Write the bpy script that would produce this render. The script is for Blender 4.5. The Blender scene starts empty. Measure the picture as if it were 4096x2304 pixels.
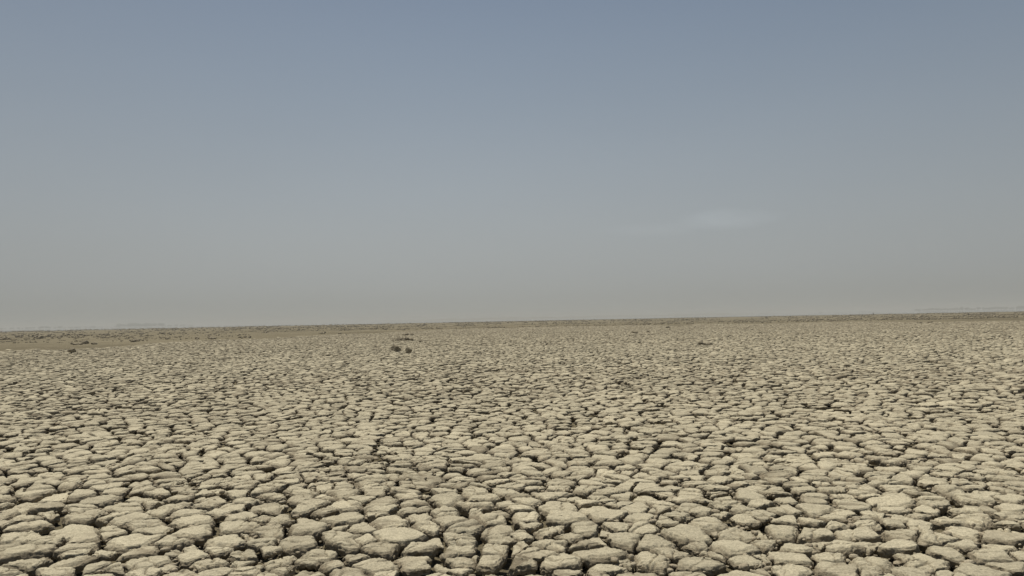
import bpy, bmesh, math, random
import numpy as np
from mathutils import Matrix, Vector

S = bpy.context.scene
C = S.collection
R_ = math.radians
random.seed(7)
rng = np.random.default_rng(11)

# ------------------------------------------------------------------ camera
CAM_H = 1.6
F_PX = 3094.0                       # focal length in pixels of the 4096 px wide photograph
PITCH = R_(2.29); ROLL = R_(1.15)
fw = np.array([0, math.cos(PITCH), math.sin(PITCH)])
x0 = np.array([1.0, 0, 0]); u0 = np.array([0, -math.sin(PITCH), math.cos(PITCH)])
RV = math.cos(ROLL) * x0 - math.sin(ROLL) * u0
UV = math.sin(ROLL) * x0 + math.cos(ROLL) * u0
cam_d = bpy.data.cameras.new('camera'); cam = bpy.data.objects.new('camera', cam_d); C.objects.link(cam)
cam_d.sensor_width = 36; cam_d.lens = 36 * F_PX / 4096; cam_d.clip_start = 0.05; cam_d.clip_end = 30000
M = Matrix(((RV[0], UV[0], -fw[0], 0), (RV[1], UV[1], -fw[1], 0), (RV[2], UV[2], -fw[2], CAM_H), (0, 0, 0, 1)))
cam.matrix_world = M
S.camera = cam

def ground_at(px, py, z=0.0):
    """point of the plane at height z seen at photograph pixel px, py"""
    px = np.asarray(px, float); py = np.asarray(py, float)
    d = fw + ((px - 2048) / F_PX)[..., None] * RV - ((py - 1152) / F_PX)[..., None] * UV
    t = (z - CAM_H) / d[..., 2]
    return np.stack([d[..., 0] * t, d[..., 1] * t], -1)

def project(x, y, z=0.0):
    v = np.stack([x, y, np.zeros_like(x) + z - CAM_H], -1)
    w = v @ fw
    return 2048 + F_PX * (v @ RV) / w, 1152 - F_PX * (v @ UV) / w

def depth_of(px, py):
    p = ground_at(px, py); return float(np.hypot(p[0], p[1]))

# ------------------------------------------------------------------ light
SUN_EL, SUN_AZ = R_(68), R_(-48)    # azimuth from +Y towards +X : ahead of the camera and to the left
sun_vec = Vector((math.sin(SUN_AZ) * math.cos(SUN_EL), math.cos(SUN_AZ) * math.cos(SUN_EL), math.sin(SUN_EL)))
sd = bpy.data.lights.new('sun', 'SUN'); sd.energy = 4.5; sd.angle = R_(0.5); sd.color = (1.0, 0.95, 0.86)
sun = bpy.data.objects.new('sun', sd); C.objects.link(sun)
sun.rotation_euler = sun_vec.to_track_quat('Z', 'Y').to_euler(); sun.location = (0, 0, 30)

S.view_settings.view_transform = 'Standard'; S.view_settings.look = 'None'
S.view_settings.exposure = 0; S.view_settings.gamma = 1
S.render.engine = 'CYCLES'
S.cycles.max_bounces = 6; S.cycles.volume_bounces = 1

W = bpy.data.worlds.new("World"); S.world = W; W.use_nodes = True
nt = W.node_tree; nt.nodes.clear()
def N(t, k, **kw):
    n = t.nodes.new(k)
    for a, b in kw.items(): setattr(n, a, b)
    return n
def mth(t, op, a, b=None, c=None, clamp=False):
    n = N(t, 'ShaderNodeMath', operation=op); n.use_clamp = clamp
    for i, v in enumerate((a, b, c)):
        if v is None: continue
        if isinstance(v, (int, float)): n.inputs[i].default_value = v
        else: t.links.new(v, n.inputs[i])
    return n.outputs[0]
def mixc(t, f, a, b, mode='MIX'):
    n = N(t, 'ShaderNodeMix', data_type='RGBA', blend_type=mode)
    for s, v in ((n.inputs[0], f), (n.inputs[6], a), (n.inputs[7], b)):
        if isinstance(v, (int, float)): s.default_value = v
        elif isinstance(v, tuple): s.default_value = (*v, 1) if len(v) == 3 else v
        else: t.links.new(v, s)
    return n.outputs[2]
def srgb(r, g, b):
    f = lambda c: ((c / 255 + .055) / 1.055) ** 2.4 if c > 10 else c / 255 / 12.92
    return (f(r), f(g), f(b))

sky = N(nt, 'ShaderNodeTexSky', sky_type='NISHITA'); sky.sun_disc = False
sky.sun_elevation = SUN_EL; sky.sun_rotation = SUN_AZ
sky.air_density = 1.2; sky.dust_density = 6.0; sky.ozone_density = 1.0
geo = N(nt, 'ShaderNodeTexCoord')
sep = N(nt, 'ShaderNodeSeparateXYZ'); nt.links.new(geo.outputs['Generated'], sep.inputs[0])
elev = mth(nt, 'ARCSINE', sep.outputs[2])
elevn = mth(nt, 'DIVIDE', elev, R_(90), clamp=True)
ramp = N(nt, 'ShaderNodeValToRGB'); ramp.color_ramp.interpolation = 'B_SPLINE'
stops = [(0.0, (171, 173, 168)), (0.035, (170, 174, 174)), (0.10, (161, 169, 175)), (0.18, (139, 152, 166)),
         (0.26, (123, 139, 159)), (0.42, (88, 106, 136)), (1.0, (52, 74, 112))]
el = ramp.color_ramp.elements
while len(el) < len(stops): el.new(0.5)
for e, (p, c) in zip(el, stops): e.position = p; e.color = (*srgb(*c), 1)
nt.links.new(elevn, ramp.inputs[0])
# dust: a little brighter ahead-left, duller to the right, with soft uneven veils
azi = mth(nt, 'ARCTAN2', sep.outputs[0], sep.outputs[1])
side = N(nt, 'ShaderNodeMapRange'); side.interpolation_type = 'SMOOTHSTEP'
side.inputs[1].default_value = R_(-5); side.inputs[2].default_value = R_(50)
side.inputs[3].default_value = 1.0; side.inputs[4].default_value = 0.87
nt.links.new(azi, side.inputs[0])
veil = N(nt, 'ShaderNodeTexNoise'); veil.inputs['Scale'].default_value = 2.2; veil.inputs['Detail'].default_value = 3
mp = N(nt, 'ShaderNodeMapping'); mp.inputs['Scale'].default_value = (1, 1, 4)
nt.links.new(geo.outputs['Generated'], mp.inputs[0]); nt.links.new(mp.outputs[0], veil.inputs[0])
vm = mth(nt, 'MULTIPLY_ADD', veil.outputs[0], 0.07, 0.965)
# thin cloud wisp low in the right half
def wisp(az0, el0, wa, we, amp):
    da = mth(nt, 'DIVIDE', mth(nt, 'SUBTRACT', azi, R_(az0)), R_(wa))
    de = mth(nt, 'DIVIDE', mth(nt, 'SUBTRACT', elev, R_(el0)), R_(we))
    q = mth(nt, 'ADD', mth(nt, 'MULTIPLY', da, da), mth(nt, 'MULTIPLY', de, de))
    n2 = N(nt, 'ShaderNodeTexNoise'); n2.inputs['Scale'].default_value = 26; n2.inputs['Detail'].default_value = 4
    m2 = N(nt, 'ShaderNodeMapping'); m2.inputs['Scale'].default_value = (1, 1, 3)
    nt.links.new(geo.outputs['Generated'], m2.inputs[0]); nt.links.new(m2.outputs[0], n2.inputs[0])
    q2 = mth(nt, 'SUBTRACT', mth(nt, 'ADD', 1.35, mth(nt, 'MULTIPLY', n2.outputs[0], -0.8)), q, clamp=True)
    return mth(nt, 'MULTIPLY', mth(nt, 'POWER', q2, 1.5), amp)
ws = mth(nt, 'ADD', wisp(15.6, 6.8, 4.4, 0.9, 0.12), wisp(10.5, 6.3, 4.5, 0.6, 0.05))
side2 = N(nt, 'ShaderNodeMapRange'); side2.interpolation_type = 'SMOOTHSTEP'
side2.inputs[1].default_value = R_(-50); side2.inputs[2].default_value = R_(-5); side2.inputs[3].default_value = 0.87; side2.inputs[4].default_value = 1.0
nt.links.new(azi, side2.inputs[0]); vm = mth(nt, 'MULTIPLY', vm, side2.outputs[0])
mul = mth(nt, 'MULTIPLY', mth(nt, 'MULTIPLY', side.outputs[0], vm), mth(nt, 'ADD', ws, 1.0))
dust = N(nt, 'ShaderNodeVectorMath', operation='SCALE')
nt.links.new(ramp.outputs[0], dust.inputs[0]); nt.links.new(mul, dust.inputs['Scale'])
bg1 = N(nt, 'ShaderNodeBackground'); bg1.inputs[1].default_value = 0.08
nt.links.new(sky.outputs[0], bg1.inputs[0])
bg2 = N(nt, 'ShaderNodeBackground'); bg2.inputs[1].default_value = 1.0
nt.links.new(dust.outputs[0], bg2.inputs[0])
mx = N(nt, 'ShaderNodeMixShader'); mx.inputs[0].default_value = 0.86
nt.links.new(bg1.outputs[0], mx.inputs[1]); nt.links.new(bg2.outputs[0], mx.inputs[2])
wo = N(nt, 'ShaderNodeOutputWorld'); nt.links.new(mx.outputs[0], wo.inputs[0])

# ------------------------------------------------------------------ helpers
def hash3(ix, iy, iz, s=0):
    h = (ix.astype(np.int64) * 374761393 + iy.astype(np.int64) * 668265263 + iz.astype(np.int64) * 2147483647 + s * 974634777) & 0xffffffff
    h = ((h ^ (h >> 13)) * 1274126177) & 0xffffffff
    h = ((h ^ (h >> 16)) * 2246822519) & 0xffffffff
    return ((h ^ (h >> 15)) & 0xffffff) / float(0xffffff)
def vnoise(x, y, z, s=0):
    fx, fy, fz = np.floor(x), np.floor(y), np.floor(z)
    ix, iy, iz = fx.astype(np.int64), fy.astype(np.int64), fz.astype(np.int64)
    tx, ty, tz = x - fx, y - fy, z - fz
    tx = tx * tx * (3 - 2 * tx); ty = ty * ty * (3 - 2 * ty); tz = tz * tz * (3 - 2 * tz)
    r = 0
    for a in (0, 1):
        for b in (0, 1):
            w = (tx if a else 1 - tx) * (ty if b else 1 - ty)
            r = r + w * ((1 - tz) * hash3(ix + a, iy + b, iz, s) + tz * hash3(ix + a, iy + b, iz + 1, s))
    return r * 2 - 1
def fbm(x, y, z, sc, oct=3, s=0, gain=.5):
    r = 0; a = 1; t = 0
    for k in range(oct):
        r = r + a * vnoise(x / sc + 17.3 * k, y / sc + 5.1 * k, z / sc, s + k); t += a; a *= gain; sc = sc * .48
    return r / t
def hash1(a, b, s=0):
    return hash3(a, b, np.zeros_like(a), s)

def make_mesh(name, co, faces_quads=None, faces_tris=None, attrs=None, smooth=True):
    me = bpy.data.meshes.new(name)
    me.vertices.add(len(co)); me.vertices.foreach_set('co', co.astype(np.float32).ravel())
    q = faces_quads if faces_quads is not None else np.zeros((0, 4), np.int32)
    t = faces_tris if faces_tris is not None else np.zeros((0, 3), np.int32)
    nl = q.size + t.size
    me.loops.add(nl); me.loops.foreach_set('vertex_index', np.concatenate([q.ravel(), t.ravel()]).astype(np.int32))
    me.polygons.add(len(q) + len(t))
    st = np.concatenate([np.arange(len(q)) * 4, q.size + np.arange(len(t)) * 3]).astype(np.int32)
    me.polygons.foreach_set('loop_start', st)
    me.update(calc_edges=True)
    if smooth: me.polygons.foreach_set('use_smooth', np.ones(len(me.polygons), bool))
    for k, v in (attrs or {}).items():
        a = me.attributes.new(k, 'FLOAT', 'POINT'); a.data.foreach_set('value', v.astype(np.float32).ravel())
    return me
def link(name, me, m=None, label=None, cat=None, group=None, kind=None, loc=None):
    o = bpy.data.objects.new(name, me); C.objects.link(o)
    if m and not me.materials: me.materials.append(m)
    if loc is not None: o.location = loc
    if label: o['label'] = label
    if cat: o['category'] = cat
    if group: o['group'] = group
    if kind: o['kind'] = kind
    return o

# ------------------------------------------------------------------ materials
def mud_material(name, crust, inner, attr=True, bump=1.0):
    m = bpy.data.materials.new(name); m.use_nodes = True; t = m.node_tree
    b = t.nodes['Principled BSDF']; b.inputs['Roughness'].default_value = .95
    b.inputs['Specular IOR Level'].default_value = .12
    g = N(t, 'ShaderNodeNewGeometry')
    def noise(sc, det=4, rough=.6, vec=None):
        n = N(t, 'ShaderNodeTexNoise'); n.inputs['Scale'].default_value = sc; n.inputs['Detail'].default_value = det
        n.inputs['Roughness'].default_value = rough; t.links.new(vec or g.outputs['Position'], n.inputs['Vector']); return n.outputs['Fac']
    mpn = N(t, 'ShaderNodeMapping'); mpn.inputs['Scale'].default_value = (0.45, 1.5, 3.0); mpn.inputs['Rotation'].default_value = (0, 0, .25)
    t.links.new(g.outputs['Position'], mpn.inputs[0])
    big = noise(.35, 3); med = noise(5, 5, .65); fine = noise(55, 4, .7); grain = noise(260, 3, .7)
    fib = noise(26, 5, .7, mpn.outputs[0])
    if attr:
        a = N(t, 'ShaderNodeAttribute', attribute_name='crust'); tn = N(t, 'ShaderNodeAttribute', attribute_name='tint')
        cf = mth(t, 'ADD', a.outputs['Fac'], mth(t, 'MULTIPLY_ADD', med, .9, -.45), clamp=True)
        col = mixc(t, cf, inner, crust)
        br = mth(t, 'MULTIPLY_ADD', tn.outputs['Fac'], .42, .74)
    else:
        col = mixc(t, mth(t, 'MULTIPLY_ADD', med, 2.4, -.7, clamp=True), inner, crust); br = .96
    v = mth(t, 'MULTIPLY_ADD', big, .42, .78)
    v = mth(t, 'MULTIPLY', v, mth(t, 'MULTIPLY_ADD', fine, 1.3, .35))
    v = mth(t, 'MULTIPLY', v, mth(t, 'MULTIPLY_ADD', grain, .40, .80))
    v = mth(t, 'MULTIPLY', v, mth(t, 'MULTIPLY_ADD', fib, .80, .60))
    v = mth(t, 'MULTIPLY', v, br)
    # dark pores and crumb stains
    po = N(t, 'ShaderNodeMapRange'); po.inputs[1].default_value = .33; po.inputs[2].default_value = .42
    po.inputs[3].default_value = .38; po.inputs[4].default_value = 1.0
    t.links.new(noise(95, 3, .75), po.inputs[0]); v = mth(t, 'MULTIPLY', v, po.outputs[0])
    v = mth(t, 'MINIMUM', v, 1.5)
    sc = N(t, 'ShaderNodeVectorMath', operation='SCALE'); t.links.new(col, sc.inputs[0]); t.links.new(v, sc.inputs['Scale'])
    t.links.new(sc.outputs[0], b.inputs['Base Color'])
    hsum = mth(t, 'ADD', mth(t, 'MULTIPLY', fine, .5), mth(t, 'ADD', mth(t, 'MULTIPLY', fib, .9), mth(t, 'MULTIPLY', grain, .15)))
    bp = N(t, 'ShaderNodeBump'); bp.inputs['Strength'].default_value = .8; bp.inputs['Distance'].default_value = .012 * bump
    t.links.new(hsum, bp.inputs['Height']); t.links.new(bp.outputs[0], b.inputs['Normal'])
    return m
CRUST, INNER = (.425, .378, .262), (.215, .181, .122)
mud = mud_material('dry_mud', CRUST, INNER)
soil = mud_material('crack_soil', (.14, .114, .074), (.085, .068, .045), attr=False)
clodm = mud_material('clod_mud', (.33, .285, .195), (.19, .157, .105), attr=False, bump=3)
rubm = mud_material('crumb_mud', (.46, .40, .28), (.30, .25, .17), attr=False)

# ------------------------------------------------------------------ mud blocks : seeds read off the photograph
# (u, v, half width) in four 2.4x enlargements whose left edges are x = 0, 1024, 2048, 3072 and top is y = 1700
TR = {0: """170,735,170 455,725,90 770,745,160 610,615,110 960,670,140 1150,570,120 1340,560,90 1240,740,150 1430,715,70 1330,655,90
1700,725,140 1970,725,120 2250,740,110 2400,690,60 1740,640,110 2010,640,100 250,835,140 500,790,110 820,810,190 1110,820,80 1280,842,180
1490,795,110 1850,800,120 2090,805,110 2290,830,130 1870,872,180 280,900,180 710,940,220 1075,960,110 1370,905,150 1490,955,115 1860,962,160
2290,912,170 190,1022,190 820,1035,190 1280,1065,285 1640,1070,160 2170,1045,210 2410,1005,60 480,1065,150 290,1155,210 720,1130,130
960,1180,110 710,1200,140 1360,1160,190 1830,1100,70 1640,1140,80 1850,1200,130 2090,1150,90 2350,1180,120 370,1270,170 680,1265,220
1420,1270,215 2030,1270,170 2280,1255,60 2420,1280,50 290,1375,90 560,1350,180 860,1310,90 1010,1310,75 1105,1325,60 1380,1382,180
1575,1310,75 1780,1330,100 2090,1330,160 2330,1345,130 160,1430,150 900,1412,170 1630,1405,160 1950,1420,100 2250,1412,150 400,1440,90
50,1370,60 60,1130,70 60,900,70 60,580,90 330,610,90 190,570,70 1560,600,70 1010,1005,60""",
1024: """60,590,60 190,640,110 430,600,160 830,620,160 1140,605,90 1420,590,120 1500,640,80 1640,625,60 1810,655,150 2120,600,110 2380,590,100
660,650,60 580,690,80 450,660,50 50,720,110 440,760,130 210,765,100 840,720,160 1010,670,80 1210,690,140 1510,705,110 2190,665,130 2150,735,130
2400,720,70 1230,758,110 1490,778,110 1850,800,120 1540,845,120 630,785,80 250,860,120 440,840,90 60,850,80 840,842,250 1290,885,180
1150,815,50 2120,795,90 2310,790,100 1000,930,130 830,925,60 1870,885,150 1660,925,110 2300,865,130 500,930,180 120,970,150 1370,1012,250
790,1010,120 2010,930,170 2330,960,160 2350,1030,120 1740,1070,65 1960,1052,150 410,1060,165 1070,1060,50 960,1070,60 1210,1120,180
850,1105,120 1570,1118,185 2320,1130,115 60,1080,70 110,1150,55 30,1160,45 250,1190,100 620,1180,200 890,1180,80 960,1222,110 1930,1140,150
1990,1232,125 1500,1210,110 2250,1240,105 2410,1240,45 2360,1275,30 510,1250,55 390,1255,45 40,1280,60 210,1270,80 750,1262,90 1110,1290,190
1580,1312,130 1760,1290,75 270,1330,95 120,1320,70 460,1340,150 910,1362,195 1230,1372,120 1950,1340,80 1720,1392,185 2260,1380,170
120,1390,90 540,1412,110 1500,1375,50 1400,1435,60 2420,1400,55 60,1440,60""",
2048: """700,580,110 60,650,70 130,690,80 460,740,120 380,650,110 330,610,60 930,610,100 1070,650,85 870,690,90 1290,660,130 1450,640,80
1030,735,70 840,775,70 720,720,90 1440,742,90 1210,768,120 1590,690,60 1740,620,130 1690,660,100 1760,780,155 1870,715,50 2060,650,90
1980,738,110 2270,655,140 2140,705,70 2350,720,90 2180,770,60 2370,830,100 2180,862,120 2030,830,70 130,850,150 500,852,185 950,832,150
1240,870,150 1430,885,60 1620,840,130 1380,790,55 1890,892,200 1010,930,120 1250,952,110 60,1000,105 370,962,155 710,955,165 890,960,65
1060,1032,150 180,930,60 1670,1000,240 1410,1062,165 2160,1000,150 2370,970,85 2420,1085,60 540,1020,90 670,1030,50 830,1050,60 370,1080,120
60,1130,80 230,1160,135 720,1090,120 830,1152,195 1560,1170,150 1760,1120,110 2130,1120,205 1340,1230,195 480,1250,185 90,1255,105
910,1272,200 1080,1230,40 1790,1262,220 1900,1190,100 2260,1240,130 2410,1215,55 2410,1325,70 110,1362,105 540,1350,130 800,1385,115
580,1422,165 360,1412,65 1220,1392,225 1700,1412,200 2180,1402,240 30,770,50 560,690,60 1930,620,80""",
3072: """90,620,100 340,590,100 620,590,110 470,640,110 880,610,100 1200,640,120 1010,650,100 1440,610,110 700,640,70 190,690,60 270,710,50
440,690,110 740,690,115 1150,710,185 860,742,130 1190,775,130 1640,712,110 1960,665,110 2070,600,120 2240,570,90 2370,650,100 2000,732,110
2350,740,110 1850,775,90 170,780,120 450,772,150 50,830,60 200,882,80 710,818,110 650,852,70 880,852,70 1040,820,85 1280,845,100 1430,830,110
1960,850,155 2380,840,105 2310,905,85 1690,880,110 440,892,140 620,915,120 140,970,160 420,1000,135 960,915,120 1200,920,90 1380,900,75
1460,935,100 1260,1000,165 870,1005,175 960,1062,125 1900,985,195 1600,1042,150 2190,1020,190 2330,955,120 1850,1112,110 290,1122,170
60,1110,50 510,1080,60 680,1110,140 1260,1120,150 1700,1170,150 2160,1200,200 2410,1212,75 180,1212,185 590,1200,135 1000,1230,200
1400,1212,120 180,1322,190 720,1322,205 950,1345,110 1480,1290,140 1390,1372,175 2080,1372,200 550,1425,165 1750,1412,155 2330,1305,90
1180,1440,110 1560,660,80 1520,780,70 2400,560,60 2200,1140,60"""}
tp, tw, tpx = [], [], []
for ox, txt in TR.items():
    for k in txt.split():
        u, v, w = map(float, k.split(','))
        px, py = ox + u / 2.4, 1700 + v / 2.4
        g = ground_at(px, py)
        tp.append(g); tpx.append((px, py)); tw.append(w / 2.4 * np.hypot(g[1], CAM_H) / F_PX)
tp = np.array(tp); tw = np.array(tw); tpx = np.array(tpx)
# drop seeds that fall too close together on the ground
keep = []
for i in np.argsort(-tw):
    if all(np.hypot(*(tp[i] - tp[j])) > .12 for j in keep): keep.append(i)
tp, tw, tpx = tp[keep], np.clip(tw[keep], .05, .17), tpx[keep]

def field_edge(az):
    """how far the cracked flat reaches in each direction"""
    return np.interp(az, np.radians([-45, -33, -20, -10, 0, 14, 24, 33, 45]), [66, 72, 92, 122, 150, 142, 132, 126, 120])

def tri_grid(p, region, jit=.42, seed=1):
    """jittered triangular grid of seeds kept where region() is true"""
    r = np.random.default_rng(seed)
    ymax = 190; nx = int(2 * 185 / p); ny = int(ymax / (p * .866))
    out = []
    for j in range(ny):
        y = 1.8 + j * p * .866
        half = y * .95 + 3
        xs = np.arange(-half, half, p) + (p / 2 if j % 2 else 0)
        if len(xs) == 0: continue
        pt = np.stack([xs, np.full_like(xs, y)], 1) + (r.random((len(xs), 2)) - .5) * p * 2 * jit
        pt = pt[region(pt)]
        if len(pt): out.append(pt)
    return np.concatenate(out)
D_LOD = 46.0
def in_wedge(p, m=.88): return np.abs(p[:, 0]) < p[:, 1] * m + 1.2
P1, P2 = .262, .40
def reg1(p):
    d = np.hypot(p[:, 0], p[:, 1]); return (d < D_LOD) & in_wedge(p) & (d > 2.6)
def reg2(p):
    d = np.hypot(p[:, 0], p[:, 1]); az = np.arctan2(p[:, 0], p[:, 1])
    e = field_edge(az) * (1 + .04 * vnoise(az * 25, az * 0, az * 0)) 
    return (d >= D_LOD) & (d < e * (1 - .35 * rng.random(len(p)) ** 3 - .16 * np.clip(vnoise(p[:, 0] / 7, p[:, 1] / 16, az * 0, 9), 0, 1))) & in_wedge(p, .80)
g1 = tri_grid(P1, reg1, .44, 3)
g1 = g1[rng.random(len(g1)) > .10]
extra = g1[rng.random(len(g1)) < .13] + (rng.random((1, 2)) - .5) * .02
g1 = np.concatenate([g1, extra + np.stack([np.cos(np.arange(len(extra))), np.sin(np.arange(len(extra)))], 1) * .13])
px, py = project(g1[:, 0], g1[:, 1])
inside = (px > -40) & (px < 4136) & (py > 1952) & (py < 2310)
dm = np.full(len(g1), 9.0)
nearm = np.hypot(g1[:, 0], g1[:, 1]) < 10
idx = np.where(nearm)[0]
dm[idx] = np.min(np.hypot(g1[idx, None, 0] - tp[None, :, 0], g1[idx, None, 1] - tp[None, :, 1]), 1)
ok = np.where(inside, dm > .23, dm > .15)
g1 = g1[ok]
g2 = tri_grid(P2, reg2, .40, 5)
PTS = np.concatenate([tp, g1, g2])
WT = np.concatenate([tw, .11 + .035 * rng.standard_normal(len(g1)).clip(-1.5, 1.5), np.full(len(g2), .2) + .03 * rng.random(len(g2))])
ZONE = np.concatenate([np.zeros(len(tp), int), np.zeros(len(g1), int), np.ones(len(g2), int)])
DIST = np.hypot(PTS[:, 0], PTS[:, 1])

# clusters : the widest cracks run between them
def cluster_id(p, pitch, s):
    q = p + .22 * pitch * np.stack([vnoise(p[:, 0] / pitch * 1.7, p[:, 1] / pitch * 1.7, p[:, 0] * 0, 31), vnoise(p[:, 0] / pitch * 1.7, p[:, 1] / pitch * 1.7, p[:, 0] * 0, 32)], 1)
    gx = np.floor(q[:, 0] / pitch).astype(int); gy = np.floor(q[:, 1] / pitch).astype(int)
    best = np.full(len(p), 1e9); bid = np.zeros(len(p), np.int64)
    for a in (-1, 0, 1):
        for b in (-1, 0, 1):
            cx, cy = gx + a, gy + b
            sx = (cx + hash1(cx, cy, s)) * pitch; sy = (cy + hash1(cx, cy, s + 1)) * pitch
            d = np.hypot(q[:, 0] - sx, q[:, 1] - sy); i = cx * 100003 + cy
            m = d < best; best[m] = d[m]; bid[m] = i[m]
    return bid
CL = cluster_id(PTS, .62, 40)
CL2 = cluster_id(PTS, 1.9, 50)

# neighbour table
CELL = .34
def build_table(pts, cell):
    gx = np.floor((pts[:, 0] - pts[:, 0].min()) / cell).astype(np.int64) + 3
    gy = np.floor((pts[:, 1] - pts[:, 1].min()) / cell).astype(np.int64) + 3
    W_ = gx.max() + 4; key = gy * W_ + gx
    o = np.argsort(key, kind='stable'); ks = key[o]
    return gx, gy, W_, o, ks
def neighbours(ids, pool, cell, K=14, slots=5):
    pts = PTS[pool]; gx, gy, W_, o, ks = build_table(pts, cell)
    inv = np.full(len(PTS), -1); inv[pool] = np.arange(len(pool))
    res = np.zeros((len(ids), K), np.int64)
    for c0 in range(0, len(ids), 8000):
        ii = ids[c0:c0 + 8000]; li = inv[ii]
        cand = []
        for a in range(-2, 3):
            for b in range(-2, 3):
                k = (gy[li] + b) * W_ + gx[li] + a
                s = np.searchsorted(ks, k, 'left')
                for t in range(slots):
                    j = np.minimum(s + t, len(ks) - 1); good = ks[j] == k
                    cand.append(np.where(good, pool[o[j]], -1))
        cand = np.stack(cand, 1)
        d = np.hypot(PTS[cand, 0] - PTS[ii, None, 0], PTS[cand, 1] - PTS[ii, None, 1])
        d[(cand < 0) | (cand == ii[:, None])] = 1e6
        pk = np.argpartition(d, K, 1)[:, :K]
        r = np.take_along_axis(cand, pk, 1); dd = np.take_along_axis(d, pk, 1)
        r[dd > 1e5] = -1; res[c0:c0 + 8000] = r
    return res

def outline(ids, nb, A, power=17):
    """radius of each block in A directions"""
    th = np.arange(A) * 2 * np.pi / A
    dx, dy = np.cos(th), np.sin(th)
    c = PTS[ids]; v = PTS[nb] - c[:, None]; d = np.maximum(np.hypot(v[..., 0], v[..., 1]), 1e-3)
    wi, wj = WT[ids][:, None], WT[nb]
    t = np.clip(.5 + (wi ** 2 - wj ** 2) / (2 * d * d), .3, .7)
    mid = c[:, None] + v * .5
    n = vnoise(mid[..., 0] * 2.2, mid[..., 1] * 2.2, mid[..., 0] * 0, 77) * .5 + .5
    diff = CL[ids][:, None] != CL[nb]; diff2 = CL2[ids][:, None] != CL2[nb]
    gap = .008 + .013 * n + diff * (.014 + .022 * n) + diff2 * (.018 + .030 * n)
    gap *= np.where(ZONE[ids][:, None] == 1, 3.0, 1 + .9 * np.clip((DIST[ids][:, None] - 9) / 18, 0, 1))
    e = np.maximum(t * d - gap / 2, .02)
    e = np.where(nb < 0, .16, e)
    u = v / d[..., None]
    cosa = dx[None, :, None] * u[:, None, :, 0] + dy[None, :, None] * u[:, None, :, 1]
    inv = np.where(cosa > .02, cosa, .0) / e[:, None, :]
    inv = np.where((nb < 0)[:, None, :], 0, inv)
    inv = np.maximum(inv, 1 / .6) if False else inv
    r = 1 / np.maximum((inv ** power).sum(2) ** (1 / power), 1 / .30)
    return r, dx, dy

PROF_HI = [(0, 0), (.10, 0), (.19, 0), (.28, 0), (.37, 0), (.45, 0), (.52, 0), (.59, 0), (.65, 0), (.70, 0), (.75, 0), (.79, .01), (.825, .02), (.855, .05), (.88, .09),
           (.905, .15), (.927, .23), (.946, .33), (.962, .45), (.975, .58), (.986, .72), (.992, .90), (.99, 1.12), (.985, 1.35), (.975, 1.6), (.96, 1.9), (.94, 2.2), (.92, 2.6), (.90, 3.1)]
PROF_OLD = [(0, 0), (.08, 0), (.17, 0), (.26, 0), (.35, 0), (.43, 0), (.51, 0), (.58, 0), (.65, 0), (.71, .01), (.765, .03), (.81, .07), (.85, .13), (.885, .21),
           (.915, .30), (.94, .40), (.96, .51), (.975, .63), (.985, .76), (.99, .92), (.99, 1.12), (.985, 1.35), (.975, 1.6), (.96, 1.9), (.94, 2.2), (.92, 2.6), (.90, 3.1)]
PROF_MID = [(0, 0), (.2, 0), (.4, 0), (.56, 0), (.70, .0), (.80, .02), (.87, .08), (.92, .20), (.955, .40), (.98, .65), (.99, .95), (.985, 1.4), (.96, 1.9), (.92, 2.6)]
PROF_LO = [(0, 0), (.35, 0), (.70, .0), (.84, .06), (.93, .28), (.98, .70), (.98, 1.4), (.93, 2.4)]
PROF_3 = [(0, 0), (.7, 0), (.90, .18), (.985, .75), (.95, 2.2)]
PROF_FAR = [(0, 0), (.82, .05), (.99, .8), (.94, 2.0)]

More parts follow.
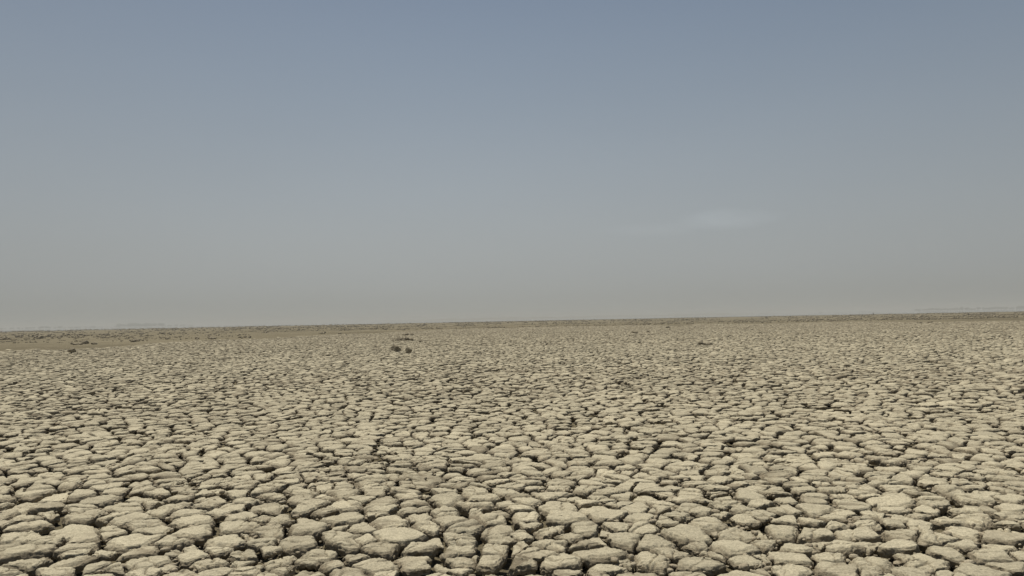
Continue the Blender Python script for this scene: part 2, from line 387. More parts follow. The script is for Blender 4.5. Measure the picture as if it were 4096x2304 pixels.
def build_blocks(ids, pool, cell, A, prof, detail):
    """vertex array (n, rings*A+?) for blocks ids; every block a closed top with walls"""
    nb = neighbours(ids, pool, cell)
    Rr, dx, dy = outline(ids, nb, A)
    n = len(ids); P = len(prof)
    c = PTS[ids]
    r1 = rng.random((n, 8))
    s = np.array([p[0] for p in prof]); zz = np.array([p[1] for p in prof])
    if detail >= 2:
        ex = c[:, None, 0] + Rr * dx; ey = c[:, None, 1] + Rr * dy
        Rr = Rr * (1 + .085 * fbm(ex, ey, ex * 0, .09, 4, 5, .62)) 
    X = c[:, None, None, 0] + Rr[:, None, :] * s[None, :, None] * dx
    Y = c[:, None, None, 1] + Rr[:, None, :] * s[None, :, None] * dy
    Rm = Rr.mean(1)[:, None, None]
    size = np.clip(Rm / .13, .5, 1.25)
    lip = (.022 if detail >= 2 else .046 if detail else .060) * size * (.75 + .5 * r1[:, 0])[:, None, None]
    base = (-.004 - .015 * r1[:, 1] * (2.4 if detail < 2 else 1) - np.where(r1[:, 2] < .09, .028, 0) - np.where(Rm[:, 0, 0] < .07, .02, 0))[:, None, None]
    lx, ly = X - c[:, None, None, 0], Y - c[:, None, None, 1]
    tilt = (r1[:, 3:5] - .5) * np.where(r1[:, 5] < .10, .30, .10)[:, None] * (1.9 if detail < 2 else 1)
    Z = base - lip * zz[None, :, None] + (lx * tilt[:, 0, None, None] + ly * tilt[:, 1, None, None])
    Z = Z - .003 * size * (s ** 4)[None, :, None]
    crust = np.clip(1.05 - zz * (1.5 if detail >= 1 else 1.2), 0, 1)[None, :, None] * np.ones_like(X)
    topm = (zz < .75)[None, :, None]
    if detail >= 1:
        # secondary cracks that split a block, pieces settle at slightly different heights
        wxx = X + .018 * vnoise(X / .05, Y / .05, X * 0, 8) + .03 * vnoise(X / .16, Y / .16, X * 0, 81); wyy = Y + .018 * vnoise(X / .05, Y / .05, X * 0, 9) + .03 * vnoise(X / .16, Y / .16, X * 0, 91)
        SUB = 5
        sub = (rng.random((n, SUB, 2)) - .5) * 1.5
        nsub = np.where(r1[:, 6] < .24, 1, np.where(r1[:, 6] < .52, 2, np.where(r1[:, 6] < .78, 3, np.where(r1[:, 6] < .9, 4, 5))))
        F1 = np.full(X.shape, 9.0); F2 = np.full(X.shape, 9.0); who = np.zeros(X.shape, int)
        for k in range(SUB):
            kx = c[:, 0] + sub[:, k, 0] * Rm[:, 0, 0]; ky = c[:, 1] + sub[:, k, 1] * Rm[:, 0, 0]
            d = np.hypot(wxx - kx[:, None, None], wyy - ky[:, None, None])
            d = np.where((k < nsub)[:, None, None], d, 8.0 + k)
            nw = d < F1; F2 = np.where(nw, F1, np.minimum(F2, d)); who = np.where(nw, k, who); F1 = np.where(nw, d, F1)
        e = (F2 - F1)
        gw = .006 + .005 * vnoise(X / .11, Y / .11, X * 0, 12)
        depth = .018 + .012 * vnoise(X / .2, Y / .2, X * 0, 13)
        groove = np.exp(-(e / np.maximum(gw, .004)))
        off = (hash3(who, ids[:, None, None] + who * 0, who * 0, 5) - .5) * .016
        Z = Z - np.clip(depth, .002, 1) * groove + off * np.clip(e / .012, 0, 1)
        crust = crust - .9 * groove
        # broken crust : terraces along the rims
        q = s[None, :, None] + .38 * fbm(X, Y, X * 0, .09, 3, 21) + (.10 * vnoise(X / .5, Y / .5, X * 0, 22))
        for th_, dr in ((.80, .010), (.97, .012)):
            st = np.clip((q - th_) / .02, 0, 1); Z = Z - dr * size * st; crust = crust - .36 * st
    if detail >= 2:
        Z = Z + .0085 * fbm(X, Y, X * 0, .11, 3, 1) + .0032 * fbm(X, Y, X * 0, .026, 3, 4, .65)
        wall = np.clip(zz / .4, 0, 1)[None, :, None]
        o = wall * (.016 * fbm(X, Y, Z * 2.2, .045, 3, 61, .7))
        rim = np.clip((s - .45) / .4, 0, 1)[None, :, None]
        rough = np.clip(.3 + 1.3 * vnoise(X / .22, Y / .22, X * 0, 63), 0, 1)
        Z = Z - rim * rough * .017 * np.clip(fbm(X, Y, X * 0, .032, 2, 64, .7) + .15, 0, 1) - rough * .006 * np.abs(vnoise(X / .02, Y / .014, X * 0, 65))
        pits = np.clip(vnoise(X / .045, Y / .045, Z / .03, 66) - .25, 0, 1) * wall * .022
        X = X + (o - pits) * dx; Y = Y + (o - pits) * dy
        Z = Z + wall * .006 * vnoise(X / .03, Y / .03, Z / .03, 62)
    elif detail == 1:
        Z = Z + .012 * vnoise(X / .11, Y / .11, X * 0, 1) * .7 + .003 * vnoise(X / .035, Y / .035, X * 0, 4)
        wall = np.clip(zz / .4, 0, 1)[None, :, None]
        o = wall * .012 * vnoise(X / .05, Y / .05, Z / .03, 61)
        X = X + o * dx; Y = Y + o * dy
    else:
        Z = Z + .008 * vnoise(X / .15, Y / .15, X * 0, 1)
    # duller earth showing where the crust has gone : drifts and whole blocks
    dr_ = fbm(X[:, :1, :1], Y[:, :1, :1], X[:, :1, :1] * 0, .9, 3, 55)
    bare = np.clip(dr_ * 2.2 - .15, 0, .8) * (rng.random(n) < .5)[:, None, None] * .7 + np.where(rng.random(n) < .07, .7, 0)[:, None, None]
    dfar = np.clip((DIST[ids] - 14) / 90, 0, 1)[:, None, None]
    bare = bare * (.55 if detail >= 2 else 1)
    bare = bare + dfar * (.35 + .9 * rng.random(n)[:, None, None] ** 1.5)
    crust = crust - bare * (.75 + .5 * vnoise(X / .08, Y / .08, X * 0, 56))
    # gentle swell of the whole flat
    Z = Z + swell(X, Y)
    Z[:, 0, :] = Z[:, 0, :].mean(1, keepdims=True)
    tint = np.clip(.64 + .13 * rng.standard_normal(n), 0, 1.1)
    # mesh layout : 1 centre vertex + (P-1) rings of A
    co = np.concatenate([np.stack([X[:, 0, :1], Y[:, 0, :1], Z[:, 0, :1]], -1), np.stack([X[:, 1:], Y[:, 1:], Z[:, 1:]], -1).reshape(n, -1, 3)], 1)
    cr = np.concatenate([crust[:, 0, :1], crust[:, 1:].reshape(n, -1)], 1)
    tn = np.repeat(tint[:, None], co.shape[1], 1)
    a = np.arange(A); b = (a + 1) % A
    tris = np.stack([np.zeros(A, int), 1 + a, 1 + b], 1)
    quads = np.concatenate([np.stack([1 + k * A + a, 1 + (k + 1) * A + a, 1 + (k + 1) * A + b, 1 + k * A + b], 1) for k in range(P - 2)])
    return co, cr, tn, quads, tris, Rr
def swell(X, Y):
    return .018 * vnoise(X / 1.7, Y / 1.7, X * 0, 101) + .03 * vnoise(X / 6, Y / 6, X * 0, 102)

# which blocks show largest : those become things of their own
PX, PY = project(PTS[:, 0], PTS[:, 1])
vis = (PX > -30) & (PX < 4126) & (PY > 1700) & (PY < 2330) & (ZONE == 0)
cand = np.where(vis)[0]
nbv = neighbours(cand, np.where(DIST < 16)[0], .34)
rv, _, _ = outline(cand, nbv, 24)
area = (rv ** 2).mean(1) / DIST[cand] ** 3
own = cand[np.argsort(-area)[:300]]
own_set = np.zeros(len(PTS), bool); own_set[own] = True

near_pool = np.where(DIST < 18)[0]
co, cr, tn, quads, tris, _ = build_blocks(own, near_pool, .34, 112, PROF_HI, 2)
def nearest_own(px, py, used=set()):
    d = np.hypot(PX[own] - px, (PY[own] - py) * 2.5)
    for i in np.argsort(d):
        if i not in used: used.add(int(i)); return int(i)
SPECIAL = {}
for px_, py_, lab in [
    (1403, 2268, 'large flat mud block with a straight ridge along its back, bottom edge left of centre'),
    (533, 2144, 'long pale mud block with a small notch cut into its top, lower left foreground'),
    (1530, 2166, 'dome topped mud block with a broken lower front beside a black crack hole'),
    (1595, 2122, 'wide pale mud block split by a diagonal hairline crack across its top'),
    (2606, 2212, 'squarish smooth mud block with a tall crumbling front face beside a black crack'),
    (2427, 2230, 'smooth pointed mud block with a stick of mud leaning on its right rear edge'),
    (2556, 2280, 'broad ridged mud block at the bottom edge right of centre'),
    (2552, 2020, 'mud block cut across the top by one short black vertical crack'),
    (2744, 2117, 'very wide pale mud block with a layered rim, right of centre'),
    (2343, 2098, 'smooth wedge shaped mud block with a cracked off corner at its right end'),
    (1813, 2137, 'brown tinged mud block with a deep shadowed right side'),
    (1842, 2175, 'tall mud block with several fine cracks beside a black hole'),
    (3864, 2110, 'smooth pale mud slab sloping to a point, lower right foreground'),
    (3843, 2163, 'dark brown rounded mud lump over a black hollow, lower right foreground'),
    (3372, 2251, 'large mud block with wavy grain at the bottom of the right foreground'),
    (3147, 2251, 'long smooth pale mud slab at the bottom, left part of the right foreground'),
    (3939, 2272, 'broad mud slab at the bottom right corner'),
    (592, 2229, 'long pale mud slab with a flaking lower rim, lower left foreground'),
    (121, 2181, 'thick mud block beside a square black hole at the far left'),
    (79, 2126, 'rounded pale mud slab at the left edge of the foreground'),
    (2550, 2250, 'x')]:
    if lab != 'x': SPECIAL[nearest_own(px_, py_)] = lab
for i, b in enumerate(own):
    base = np.array([PTS[b, 0], PTS[b, 1], -.12])
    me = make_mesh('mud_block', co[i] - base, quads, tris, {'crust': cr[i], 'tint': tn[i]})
    row = PY[b]
    if i in SPECIAL: lab, grp = SPECIAL[i], 'mud blocks of the foreground'
    elif row > 2180: lab, grp = 'rounded pale dried mud block in the nearest rows of cracked ground', 'mud blocks in the nearest rows'
    elif row > 2060: lab, grp = 'rounded pale dried mud block in the rows just behind the nearest ones', 'mud blocks in the second rows'
    else: lab, grp = 'smaller looking pale dried mud block at the back of the foreground', 'mud blocks at the back of the foreground'
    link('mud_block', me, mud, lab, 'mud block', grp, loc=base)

# every other block of the flat : one object
def merge(parts):
    cs, qs, ts, crs, tns = [], [], [], [], []; off = 0
    for co, cr, tn, q, t in parts:
        n, V, _ = co.shape
        o = off + np.arange(n)[:, None, None] * V
        cs.append(co.reshape(-1, 3)); qs.append((q[None] + o).reshape(-1, 4)); ts.append((t[None] + o).reshape(-1, 3))
        crs.append(cr.ravel()); tns.append(tn.ravel()); off += n * V
    return np.concatenate(cs), np.concatenate(qs), np.concatenate(ts), np.concatenate(crs), np.concatenate(tns)
parts = []; out_near = None
def zone(lo, hi, A, prof, det, pool, cell, z=0):
    ids = np.where((DIST >= lo) & (DIST < hi) & ~own_set & (ZONE == z))[0]
    for c0 in range(0, len(ids), 6000):
        co, cr, tn, q, t, rr = build_blocks(ids[c0:c0 + 6000], pool, cell, A, prof, det); parts.append((co, cr, tn, q, t))
    return ids
z0 = zone(0, 9.5, 72, PROF_HI[::1], 2, near_pool, .34)
zone(9.5, 16, 40, PROF_MID, 2, near_pool, .34)
pool_m = np.where(DIST < 50)[0]
zone(16, 26, 22, PROF_LO, 1, pool_m, .34)
zone(26, D_LOD + 1, 12, PROF_3, 0, pool_m, .34)
pool_f = np.where(DIST > 44)[0]
zone(0, 500, 7, PROF_FAR, 0, pool_f, .6, 1)
a, q, t, cr_, tn_ = merge(parts)
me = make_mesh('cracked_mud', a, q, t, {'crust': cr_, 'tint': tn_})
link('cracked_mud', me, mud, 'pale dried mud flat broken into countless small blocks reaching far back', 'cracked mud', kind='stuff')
print('cracked_mud verts', len(a), 'own', len(own), 'traced', len(tp))
del a, q, t, parts

# ------------------------------------------------------------------ ground
def ground_mesh():
    rad = np.concatenate([np.arange(0.5, 12, .05), 12 * 1.012 ** np.arange(1, 560)]); rad = rad[rad < 7000]
    rad = np.append(rad, 7000)
    az = np.radians(np.concatenate([np.arange(-180, -46, 6), np.arange(-46, 46.01, .35), np.arange(52, 180, 6)]))
    Rr, A = np.meshgrid(rad, az, indexing='ij')
    X, Y = Rr * np.sin(A), Rr * np.cos(A)
    Aw = np.where(A > np.pi, A - 2 * np.pi, A)
    e = field_edge(np.clip(Aw, -.78, .78))
    k = np.clip((Rr - e + 6) / 7, 0, 1); k = k * k * (3 - 2 * k)
    Z = -.125 * (1 - k) + swell(X, Y) + np.where(Rr < 30, .02 * fbm(X, Y, X * 0, .16, 3, 201), 0)
    far = np.clip((Rr - 60) / 60, 0, 1)
    Z = Z + far * k * (.03 * vnoise(X / 9, Y / 9, X * 0, 202) + .10 * vnoise(X / 45, Y / 45, X * 0, 203)) * np.clip((600 - Rr) / 300, 0, 1)
    Z = np.where(Rr > 330, Z * np.clip((700 - Rr) / 370, 0, 1), Z)
    co = np.stack([X, Y, Z], -1).reshape(-1, 3)
    co = np.concatenate([co, [[0, 0, -.12]]])
    n, m = Rr.shape
    i = np.arange(n - 1)[:, None]; j = np.arange(m)[None]; j2 = (j + 1) % m
    q = np.stack([i * m + j, (i + 1) * m + j, (i + 1) * m + j2, i * m + j2], -1).reshape(-1, 4)[:, ::-1]
    j = np.arange(m); t = np.stack([np.full(m, n * m), j, (j + 1) % m], 1)[:, ::-1]
    return make_mesh('ground', co, q, t)
# soil of the far plain : patchy brown and pale earth
def plain_material():
    m = bpy.data.materials.new('plain_soil'); m.use_nodes = True; t = m.node_tree
    b = t.nodes['Principled BSDF']; b.inputs['Roughness'].default_value = 1; b.inputs['Specular IOR Level'].default_value = .05
    g = N(t, 'ShaderNodeNewGeometry')
    def noise(sc, det=4, r=.6):
        n = N(t, 'ShaderNodeTexNoise'); n.inputs['Scale'].default_value = sc; n.inputs['Detail'].default_value = det; n.inputs['Roughness'].default_value = r
        t.links.new(g.outputs['Position'], n.inputs['Vector']); return n.outputs['Fac']
    a = mth(t, 'MULTIPLY_ADD', noise(.028, 6, .7), 3.0, -1.0, clamp=True)
    c = mixc(t, a, (.12, .101, .062), (.225, .193, .125))
    v = mth(t, 'MULTIPLY', mth(t, 'MULTIPLY_ADD', noise(.6, 5, .75), .9, .55), mth(t, 'MULTIPLY_ADD', noise(14, 4, .7), .5, .75))
    s = N(t, 'ShaderNodeVectorMath', operation='SCALE'); t.links.new(c, s.inputs[0]); t.links.new(v, s.inputs['Scale'])
    t.links.new(s.outputs[0], b.inputs['Base Color'])
    bp = N(t, 'ShaderNodeBump'); bp.inputs['Strength'].default_value = 1; bp.inputs['Distance'].default_value = .06
    t.links.new(mth(t, 'ADD', noise(3, 5, .7), noise(22, 3, .7)), bp.inputs['Height']); t.links.new(bp.outputs[0], b.inputs['Normal'])
    return m
link('ground', ground_mesh(), plain_material(), kind='structure')

# ------------------------------------------------------------------ crumbs lying in the cracks near by : one object
bm = bmesh.new(); bmesh.ops.create_icosphere(bm, subdivisions=2, radius=1)
ico2 = np.array([v.co[:] for v in bm.verts]); ico2f = np.array([[v.index for v in f.verts] for f in bm.faces]); bm.free()
bm = bmesh.new(); bmesh.ops.create_icosphere(bm, subdivisions=4, radius=1)
ico4 = np.array([v.co[:] for v in bm.verts]); ico4f = np.array([[v.index for v in f.verts] for f in bm.faces]); bm.free()
bm = bmesh.new(); bmesh.ops.create_icosphere(bm, subdivisions=3, radius=1)
ico3 = np.array([v.co[:] for v in bm.verts]); ico3f = np.array([[v.index for v in f.verts] for f in bm.faces]); bm.free()

def lumps(n, dirs, scale, power=14, planes=9, r=None, box=True):
    """angular lumps : soft intersection of random half spaces, (n, V, 3)"""
    r = r or rng
    nrm = r.standard_normal((n, planes, 3)); nrm /= np.linalg.norm(nrm, axis=2, keepdims=True)
    if not box: nrm = np.concatenate([nrm, np.tile(np.array([[0, 0, -1.], [.8, .3, .5], [-.75, .2, .6], [0, -.8, .6], [0, .8, .6]]), (n, 1, 1))], 1)
    else: nrm = np.concatenate([nrm, np.tile(np.array([[0, 0, 1.], [0, 0, -1], [1, 0, 0], [-1, 0, 0], [0, 1, 0], [0, -1, 0]]), (n, 1, 1))], 1)
    d = .62 + .38 * r.random((n, nrm.shape[1]))
    cs = np.einsum('vk,npk->nvp', dirs, nrm)
    inv = (np.maximum(cs, 0) / d[:, None]) ** power
    rad = 1 / inv.sum(2) ** (1 / power)
    p = dirs[None] * rad[..., None]
    p = p * (1 + .10 * fbm(p[..., 0] + np.arange(n)[:, None] * 7.7, p[..., 1], p[..., 2], .55, 3, 9, .6))[..., None]
    return p * scale[:, None, :]
def rotz(p, a):
    c, s = np.cos(a)[:, None], np.sin(a)[:, None]
    return np.stack([p[..., 0] * c - p[..., 1] * s, p[..., 0] * s + p[..., 1] * c, p[..., 2]], -1)
vis_near = np.where((DIST < 13) & (ZONE == 0))[0]
nbn = neighbours(vis_near, near_pool, .34)
rn, dxn, dyn = outline(vis_near, nbn, 36)
nC = 9000
bi = rng.integers(0, len(vis_near), nC); ai = rng.integers(0, 36, nC)
patch = vnoise(PTS[vis_near[bi], 0] * .9, PTS[vis_near[bi], 1] * .9, PTS[vis_near[bi], 0] * 0, 301)
km = patch > -.25; bi, ai = bi[km], ai[km]; nC = len(bi)
rr = rn[bi, ai] * (1.0 + .10 * rng.random(nC)) + .004
cx = PTS[vis_near[bi], 0] + dxn[ai] * rr; cy = PTS[vis_near[bi], 1] + dyn[ai] * rr
sz = .008 + .024 * rng.random(nC) ** 2.4
sc = sz[:, None] * np.stack([.8 + .9 * rng.random(nC), .7 + .5 * rng.random(nC), .5 + .5 * rng.random(nC)], 1)
p = rotz(lumps(nC, ico2, sc, 10, 6), rng.random(nC) * 6.28)
cz = swell(cx, cy) - .022 - .055 * rng.random(nC)
p = p + np.stack([cx, cy, cz], -1)[:, None]
V = len(ico2)
me = make_mesh('mud_crumbs', p.reshape(-1, 3), None, (ico2f[None] + np.arange(nC)[:, None, None] * V).reshape(-1, 3))
link('mud_crumbs', me, rubm, 'small crumbs and flakes of dry mud lying in the cracks', 'crumbs', kind='stuff')

# ------------------------------------------------------------------ clods standing on the flat
def clod_mesh(w, d, h, seed, dirs=ico4, faces=ico4f, planes=11, lean=0.0):
    r = np.random.default_rng(seed)
    p = lumps(1, dirs, np.array([[w / 2 * 1.15, d / 2 * 1.15, h / 2 * 1.12]]), 20, planes, r, False)[0]
    p = p + (.065 * w) * np.stack([fbm(p[:, 0] + seed, p[:, 1], p[:, 2], .16 * w / .4, 3, 70 + k) for k in range(3)], 1)
    p[:, 0] += lean * p[:, 2]
    p[:, 2] += h / 2 * .90
    return make_mesh('mud_clod', p, None, faces)
# px, py of the base centre, width px, height px, label
BIG = [
    (1583, 1407, 34, 25, 'largest brown mud clod, peaked top, left one of the pair standing in the middle distance'),
    (1634, 1411, 27, 19, 'blocky mud clod with a flat top, right one of the pair in the middle distance'),
    (288, 1410, 23, 15, 'lone dark square mud clod standing in front of the others at left'),
    (2805, 1379, 20, 18, 'dark upright mud clod, tallest of the small heap right of centre'),
    (2820, 1381, 12, 11, 'small mud clod leaning between the two bigger ones of the heap right of centre'),
    (2838, 1378, 22, 10, 'low mud clod at the right end of the heap right of centre'),
    (1576, 1364, 20, 9, 'low clod with a pointed left tip, left end of the long heap near the centre'),
    (1595, 1362, 18, 14, 'dark mud clod with a hollow in the long heap near the centre'),
    (1611, 1363, 17, 12, 'grey mud clod in the middle of the long heap near the centre'),
    (1628, 1362, 17, 14, 'tall mud clod right of the middle in the long heap near the centre'),
    (1646, 1362, 17, 9, 'rounded brown mud clod at the right end of the long heap near the centre'),
    (1681, 1367, 14, 7, 'low mud clod lying just right of the long heap near the centre'),
    (1612, 1340, 9, 5, 'leftmost small clod of the three behind the long heap'),
    (1626, 1340, 13, 8, 'middle clod of the three behind the long heap'),
    (1647, 1340, 12, 8, 'rightmost clod of the three behind the long heap'),
    (1360, 1337, 14, 8, 'single rounded clod left of the centre heaps, beside a low streak of rubble'),
    (1384, 1338, 8, 4, 'tiny dark clod right of the single rounded clod'),
    (287, 1376, 9, 8, 'small clod at the left end of the heap behind the lone square clod'),
    (300, 1380, 18, 7, 'low flat clod in front at the left of the heap behind the lone square clod'),
    (320, 1378, 15, 7, 'low brown clod in the middle of the heap behind the lone square clod'),
    (332, 1374, 14, 11, 'raised clod on the middle of the heap behind the lone square clod'),
    (345, 1376, 15, 14, 'tallest clod of the heap behind the lone square clod'),
    (377, 1378, 22, 8, 'oblong rounded clod at the right end of the heap behind the lone square clod'),
    (961, 1352, 11, 7, 'left one of three square clods in a row'),
    (982, 1351, 12, 7, 'middle one of three square clods in a row'),
    (999, 1351, 13, 9, 'right one of three square clods in a row'),
    (2538, 1331, 24, 8, 'long low clod with a flat top alone right of centre'),
    (2591, 1329, 11, 6, 'small square clod right of the long low one'),
    (2671, 1310, 12, 7, 'single dark clod nearer the horizon right of centre'),
    (3681, 1291, 9, 4, 'small dark clod left of the low streak of clods at right'),
    (3716, 1291, 20, 5, 'low streak shaped clod at right in front of the rubble band'),
]
for i, (px_, py_, w, h, lab) in enumerate(BIG):
    g = ground_at(px_, py_); dd = float(np.hypot(*g)); m_ = dd / F_PX
    w_, h_ = w * m_, h * m_
    me = clod_mesh(w_, min(w_, .5) * .8, h_, 500 + i, lean=random.uniform(-.15, .15))
    z = float(swell(np.array([g[0]]), np.array([g[1]]))[0]) - .01
    o = link('mud_clod', me, clodm, lab, 'mud clod', 'dark mud clods standing on the flat', loc=(g[0], g[1], z))
    o.rotation_euler.z = random.uniform(-.3, .3)

# bands of clods toward the horizon (px range, py range, number)
def hz(x): return 1316 - 78 * x / 4096
BANDS = [  # x0, x1, offset below the horizon (px) lo..hi, count, size px
    (0, 240, 36, 44, 16, 12), (0, 420, 26, 36, 34, 9), (480, 630, 56, 62, 10, 12), (780, 880, 52, 57, 9, 12),
    (380, 460, 37, 42, 4, 9), (420, 900, 28, 42, 26, 9), (1030, 1090, 33, 38, 7, 8), (690, 760, 46, 51, 3, 9),
    (1270, 1340, 41, 44, 7, 8), (1390, 1420, 28, 33, 4, 8), (1440, 1560, 29, 33, 12, 8), (1570, 1625, 31, 36, 6, 8),
    (1680, 1900, 25, 29, 13, 6), (2050, 2200, 21, 25, 12, 6), (2180, 2300, 22, 26, 8, 6), (2300, 2450, 20, 24, 8, 6),
    (2480, 2720, 25, 31, 18, 7), (2720, 2960, 23, 27, 14, 6), (3080, 3250, 26, 31, 12, 8), (3250, 3640, 24, 31, 34, 7), (3640, 4096, 22, 30, 26, 7)]
protos = []
for k in range(8):
    me = clod_mesh(1, .8, .62 + .25 * random.random(), 800 + k, ico3, ico3f); me.materials.append(clodm); protos.append(me)
WHERE = {}
n_ind = 0
for (xa, xb, ya, yb, n, szp) in BANDS:
    side_ = 'at the far left' if xb <= 460 else 'left of centre' if xb < 1350 else 'near the centre' if xb < 2310 else 'right of centre' if xb < 3000 else 'at the far right'
    grp = 'small clods in the rubble band ' + side_
    ctr = sorted(random.uniform(xa, xb) for _ in range(max(2, n // 4)))
    first = None
    for k in range(n):
        px_ = random.choice(ctr) + random.gauss(0, 9 if n > 6 else 5); px_ = min(max(px_, xa), xb)
        py_ = hz(px_) + random.uniform(ya, yb)
        g = ground_at(px_, py_); dd = float(np.hypot(*g)); s_ = szp * random.uniform(.7, 1.5) * dd / F_PX
        s_ = min(s_, .85)
        if first is None:
            first = bpy.data.objects.new('mud_clod', protos[k % 8]); o = first
        else:
            o = first.copy(); o.data = protos[random.randrange(8)]
        C.objects.link(o)
        o.location = (g[0], g[1], -.02 + float(swell(np.array([g[0]]), np.array([g[1]]))[0])); o.scale = (s_, s_ * .9, s_ * random.uniform(.5, .95)); o.rotation_euler.z = random.uniform(0, 6.28)
        o['label'] = 'tiny dark mud clod in the band of scattered rubble ' + side_; o['category'] = 'mud clod'; o['group'] = grp
        n_ind += 1
print('small clods', n_ind)
# the rest of the rubble : countless, one object
nR = 17000
px_ = rng.random(nR) * 4700 - 300
lowoff = np.where(px_ < 1300, 12, 12)
off = np.where(px_ < 1000, 9 + 50 * rng.random(nR) ** 1.35, np.where(px_ < 2000, 8.5 + 25 * rng.random(nR), 9 + 24 * rng.random(nR)))
keepm = (vnoise(px_ / 60, off * .9, px_ * 0, 401) + .6 * vnoise(px_ / 16, off * 1.1, px_ * 0, 402) > np.where(px_ < 1000, .08 + .4 * (off > 44), .14)) | ((off < 11) & (px_ < 2300) & (rng.random(nR) < .6))
px_, off = px_[keepm], off[keepm]; nR = len(px_)
g = ground_at(px_, 1316 - 78 * px_ / 4096 + off)
dd = np.hypot(g[:, 0], g[:, 1]); s_ = np.clip((2.2 + 3.0 * rng.random(nR)) * dd / F_PX, .12, .60)
sc = np.stack([s_ * (.6 + .8 * rng.random(nR)), s_ * .6, s_ * (.25 + .30 * rng.random(nR))], 1)
p = rotz(lumps(nR, ico2, sc, 12, 6), rng.random(nR) * 6.28) + np.stack([g[:, 0], g[:, 1], sc[:, 2] * .6], -1)[:, None]
me = make_mesh('mud_rubble', p.reshape(-1, 3), None, (ico2f[None] + np.arange(nR)[:, None, None] * V).reshape(-1, 3))
link('mud_rubble', me, clodm, 'dark bands of broken mud rubble strewn below the horizon', 'rubble', kind='stuff')

# ------------------------------------------------------------------ far distance
def simple(name, col, rough=.9):
    m = bpy.data.materials.new(name); m.use_nodes = True; b = m.node_tree.nodes['Principled BSDF']
    b.inputs['Base Color'].default_value = (*col, 1); b.inputs['Roughness'].default_value = rough; return m
# pale glossy sheet added beyond the plain to stand in for the mirage
def strip(name, r0, r1, z, mat):
    az = np.radians(np.arange(-50, 50.1, .25)); j = 1 + .05 * vnoise(az * 40, az * 0, az * 0, 7) + .02 * vnoise(az * 300, az * 0, az * 0, 8)
    a = np.stack([r0 * j * np.sin(az), r0 * j * np.cos(az), az * 0 + z], 1); b = np.stack([r1 * np.sin(az), r1 * np.cos(az), az * 0 + z], 1)
    m = len(az); i = np.arange(m - 1); q = np.stack([i, i + 1, m + i + 1, m + i], 1)[:, ::-1]
    return link(name, make_mesh(name, np.concatenate([a, b]), q), mat, kind='structure')
wm = simple('shimmer', (.42, .42, .40), .05)
strip('mirage_sheet', 520, 6500, .13, wm)

foliage = simple('far_foliage', (.07, .08, .05), 1)
def treeline(name, segs, label):
    P_, T_ = [], []; k = 0
    for (xa, xb, dist, h, dens) in segs:
        x = xa
        while x < xb:
            az = math.atan((x - 2048) / F_PX)
            d = dist * random.uniform(.95, 1.08); c_ = np.array([d * math.sin(az), d * math.cos(az)])
            hh = h * random.uniform(.55, 1.15); ww = hh * random.uniform(.8, 1.9)
            for _ in range(3):
                l = lumps(1, ico2, np.array([[ww * random.uniform(.3, .6), ww * .4, hh * random.uniform(.3, .5)]]), 6, 8)[0]
                l = l * (1 + .25 * vnoise(l[:, 0] * .9 + x, l[:, 1], l[:, 2] * .9, 5))[:, None]
                l = l + np.array([c_[0] + random.uniform(-.5, .5) * ww, c_[1], hh * .55]); P_.append(l); T_.append(ico2f + k * V); k += 1
            x += dens * random.uniform(.4, 1.7)
    me = make_mesh(name, np.concatenate(P_), None, np.concatenate(T_))
    link(name, me, foliage, label, 'trees', kind='stuff')
treeline('distant_trees', [(-200, 280, 2700, 8, 16), (280, 480, 2700, 5, 15), (480, 560, 2700, 13, 8), (570, 660, 2700, 13, 8), (660, 780, 2700, 6, 10)],
         'faint hazy line of trees on the left horizon')
treeline('distant_trees', [(3670, 4300, 2700, 10, 13), (2600, 3070, 3000, 6, 9), (3070, 3500, 3000, 3.5, 12)], 'faint hazy dotted line of trees on the right horizon')
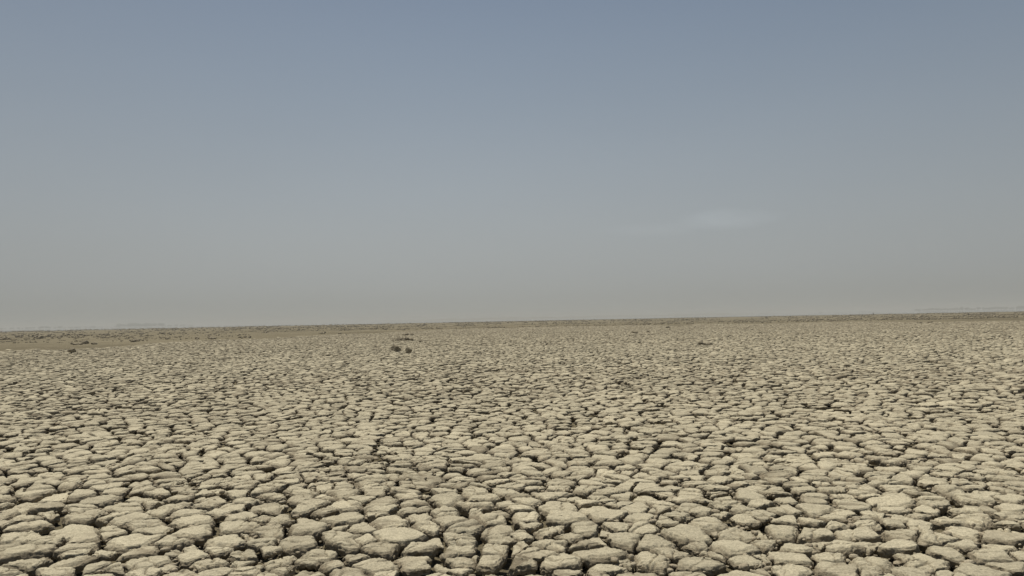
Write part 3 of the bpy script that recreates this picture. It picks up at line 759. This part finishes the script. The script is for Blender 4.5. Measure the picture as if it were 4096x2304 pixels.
# low far shore along the middle
def ridge(name, xa, xb, dist, h):
    x = np.linspace(xa, xb, 260); az = np.arctan((x - 2048) / F_PX)
    taper = np.clip(np.minimum(x - xa, xb - x) / 300, 0, 1)
    H = h * taper * (.8 + .25 * vnoise(x / 60, x * 0, x * 0, 3) + .15 * vnoise(x / 13, x * 0, x * 0, 4))
    rows = []
    for dr, f in ((-60, 0), (-20, .75), (0, 1), (60, .8), (220, 0)):
        rows.append(np.stack([(dist + dr) * np.sin(az), (dist + dr) * np.cos(az), H * f - (.5 if f == 0 else 0)], 1))
    co = np.concatenate(rows); m = len(x); q = []
    i = np.arange(m - 1)
    for k in range(4): q.append(np.stack([k * m + i, k * m + i + 1, (k + 1) * m + i + 1, (k + 1) * m + i], 1)[:, ::-1])
    link(name, make_mesh(name, co, np.concatenate(q)), simple('far_shore', (.16, .15, .11), 1), kind='structure')
ridge('hills', 1450, 3150, 2800, 8)
# a small upright post on the horizon at right
g = ground_at(3493, 1261.0); 
pm = simple('weathered_wood', (.10, .085, .06), .9)
bmp = bmesh.new(); bmesh.ops.create_cone(bmp, cap_ends=True, segments=9, radius1=.16, radius2=.11, depth=1.25)
bmesh.ops.subdivide_edges(bmp, edges=bmp.edges[:], cuts=2)
for v in bmp.verts: v.co.x += .04 * math.sin(v.co.z * 5) ; v.co.z += .625
mep = bpy.data.meshes.new('post'); bmp.to_mesh(mep); bmp.free()
link('post', mep, pm, 'tiny dark upright post standing on the horizon at right', 'post', loc=(g[0], g[1], -.05))

# ------------------------------------------------------------------ dusty air
bmh = bmesh.new(); bmesh.ops.create_cube(bmh, size=1)
bmesh.ops.scale(bmh, vec=(15000, 15000, 17.5), verts=bmh.verts); bmesh.ops.translate(bmh, vec=(0, 0, 7.25), verts=bmh.verts)
meh = bpy.data.meshes.new('haze'); bmh.to_mesh(meh); bmh.free()
hm = bpy.data.materials.new('dusty_air'); hm.use_nodes = True; ht = hm.node_tree; ht.nodes.clear()
pv = N(ht, 'ShaderNodeVolumePrincipled'); pv.inputs['Density'].default_value = .0007; pv.inputs['Color'].default_value = (.52, .52, .49, 1); pv.inputs['Anisotropy'].default_value = 0
ho = N(ht, 'ShaderNodeOutputMaterial'); ht.links.new(pv.outputs[0], ho.inputs['Volume'])
link('haze', meh, hm, kind='stuff')
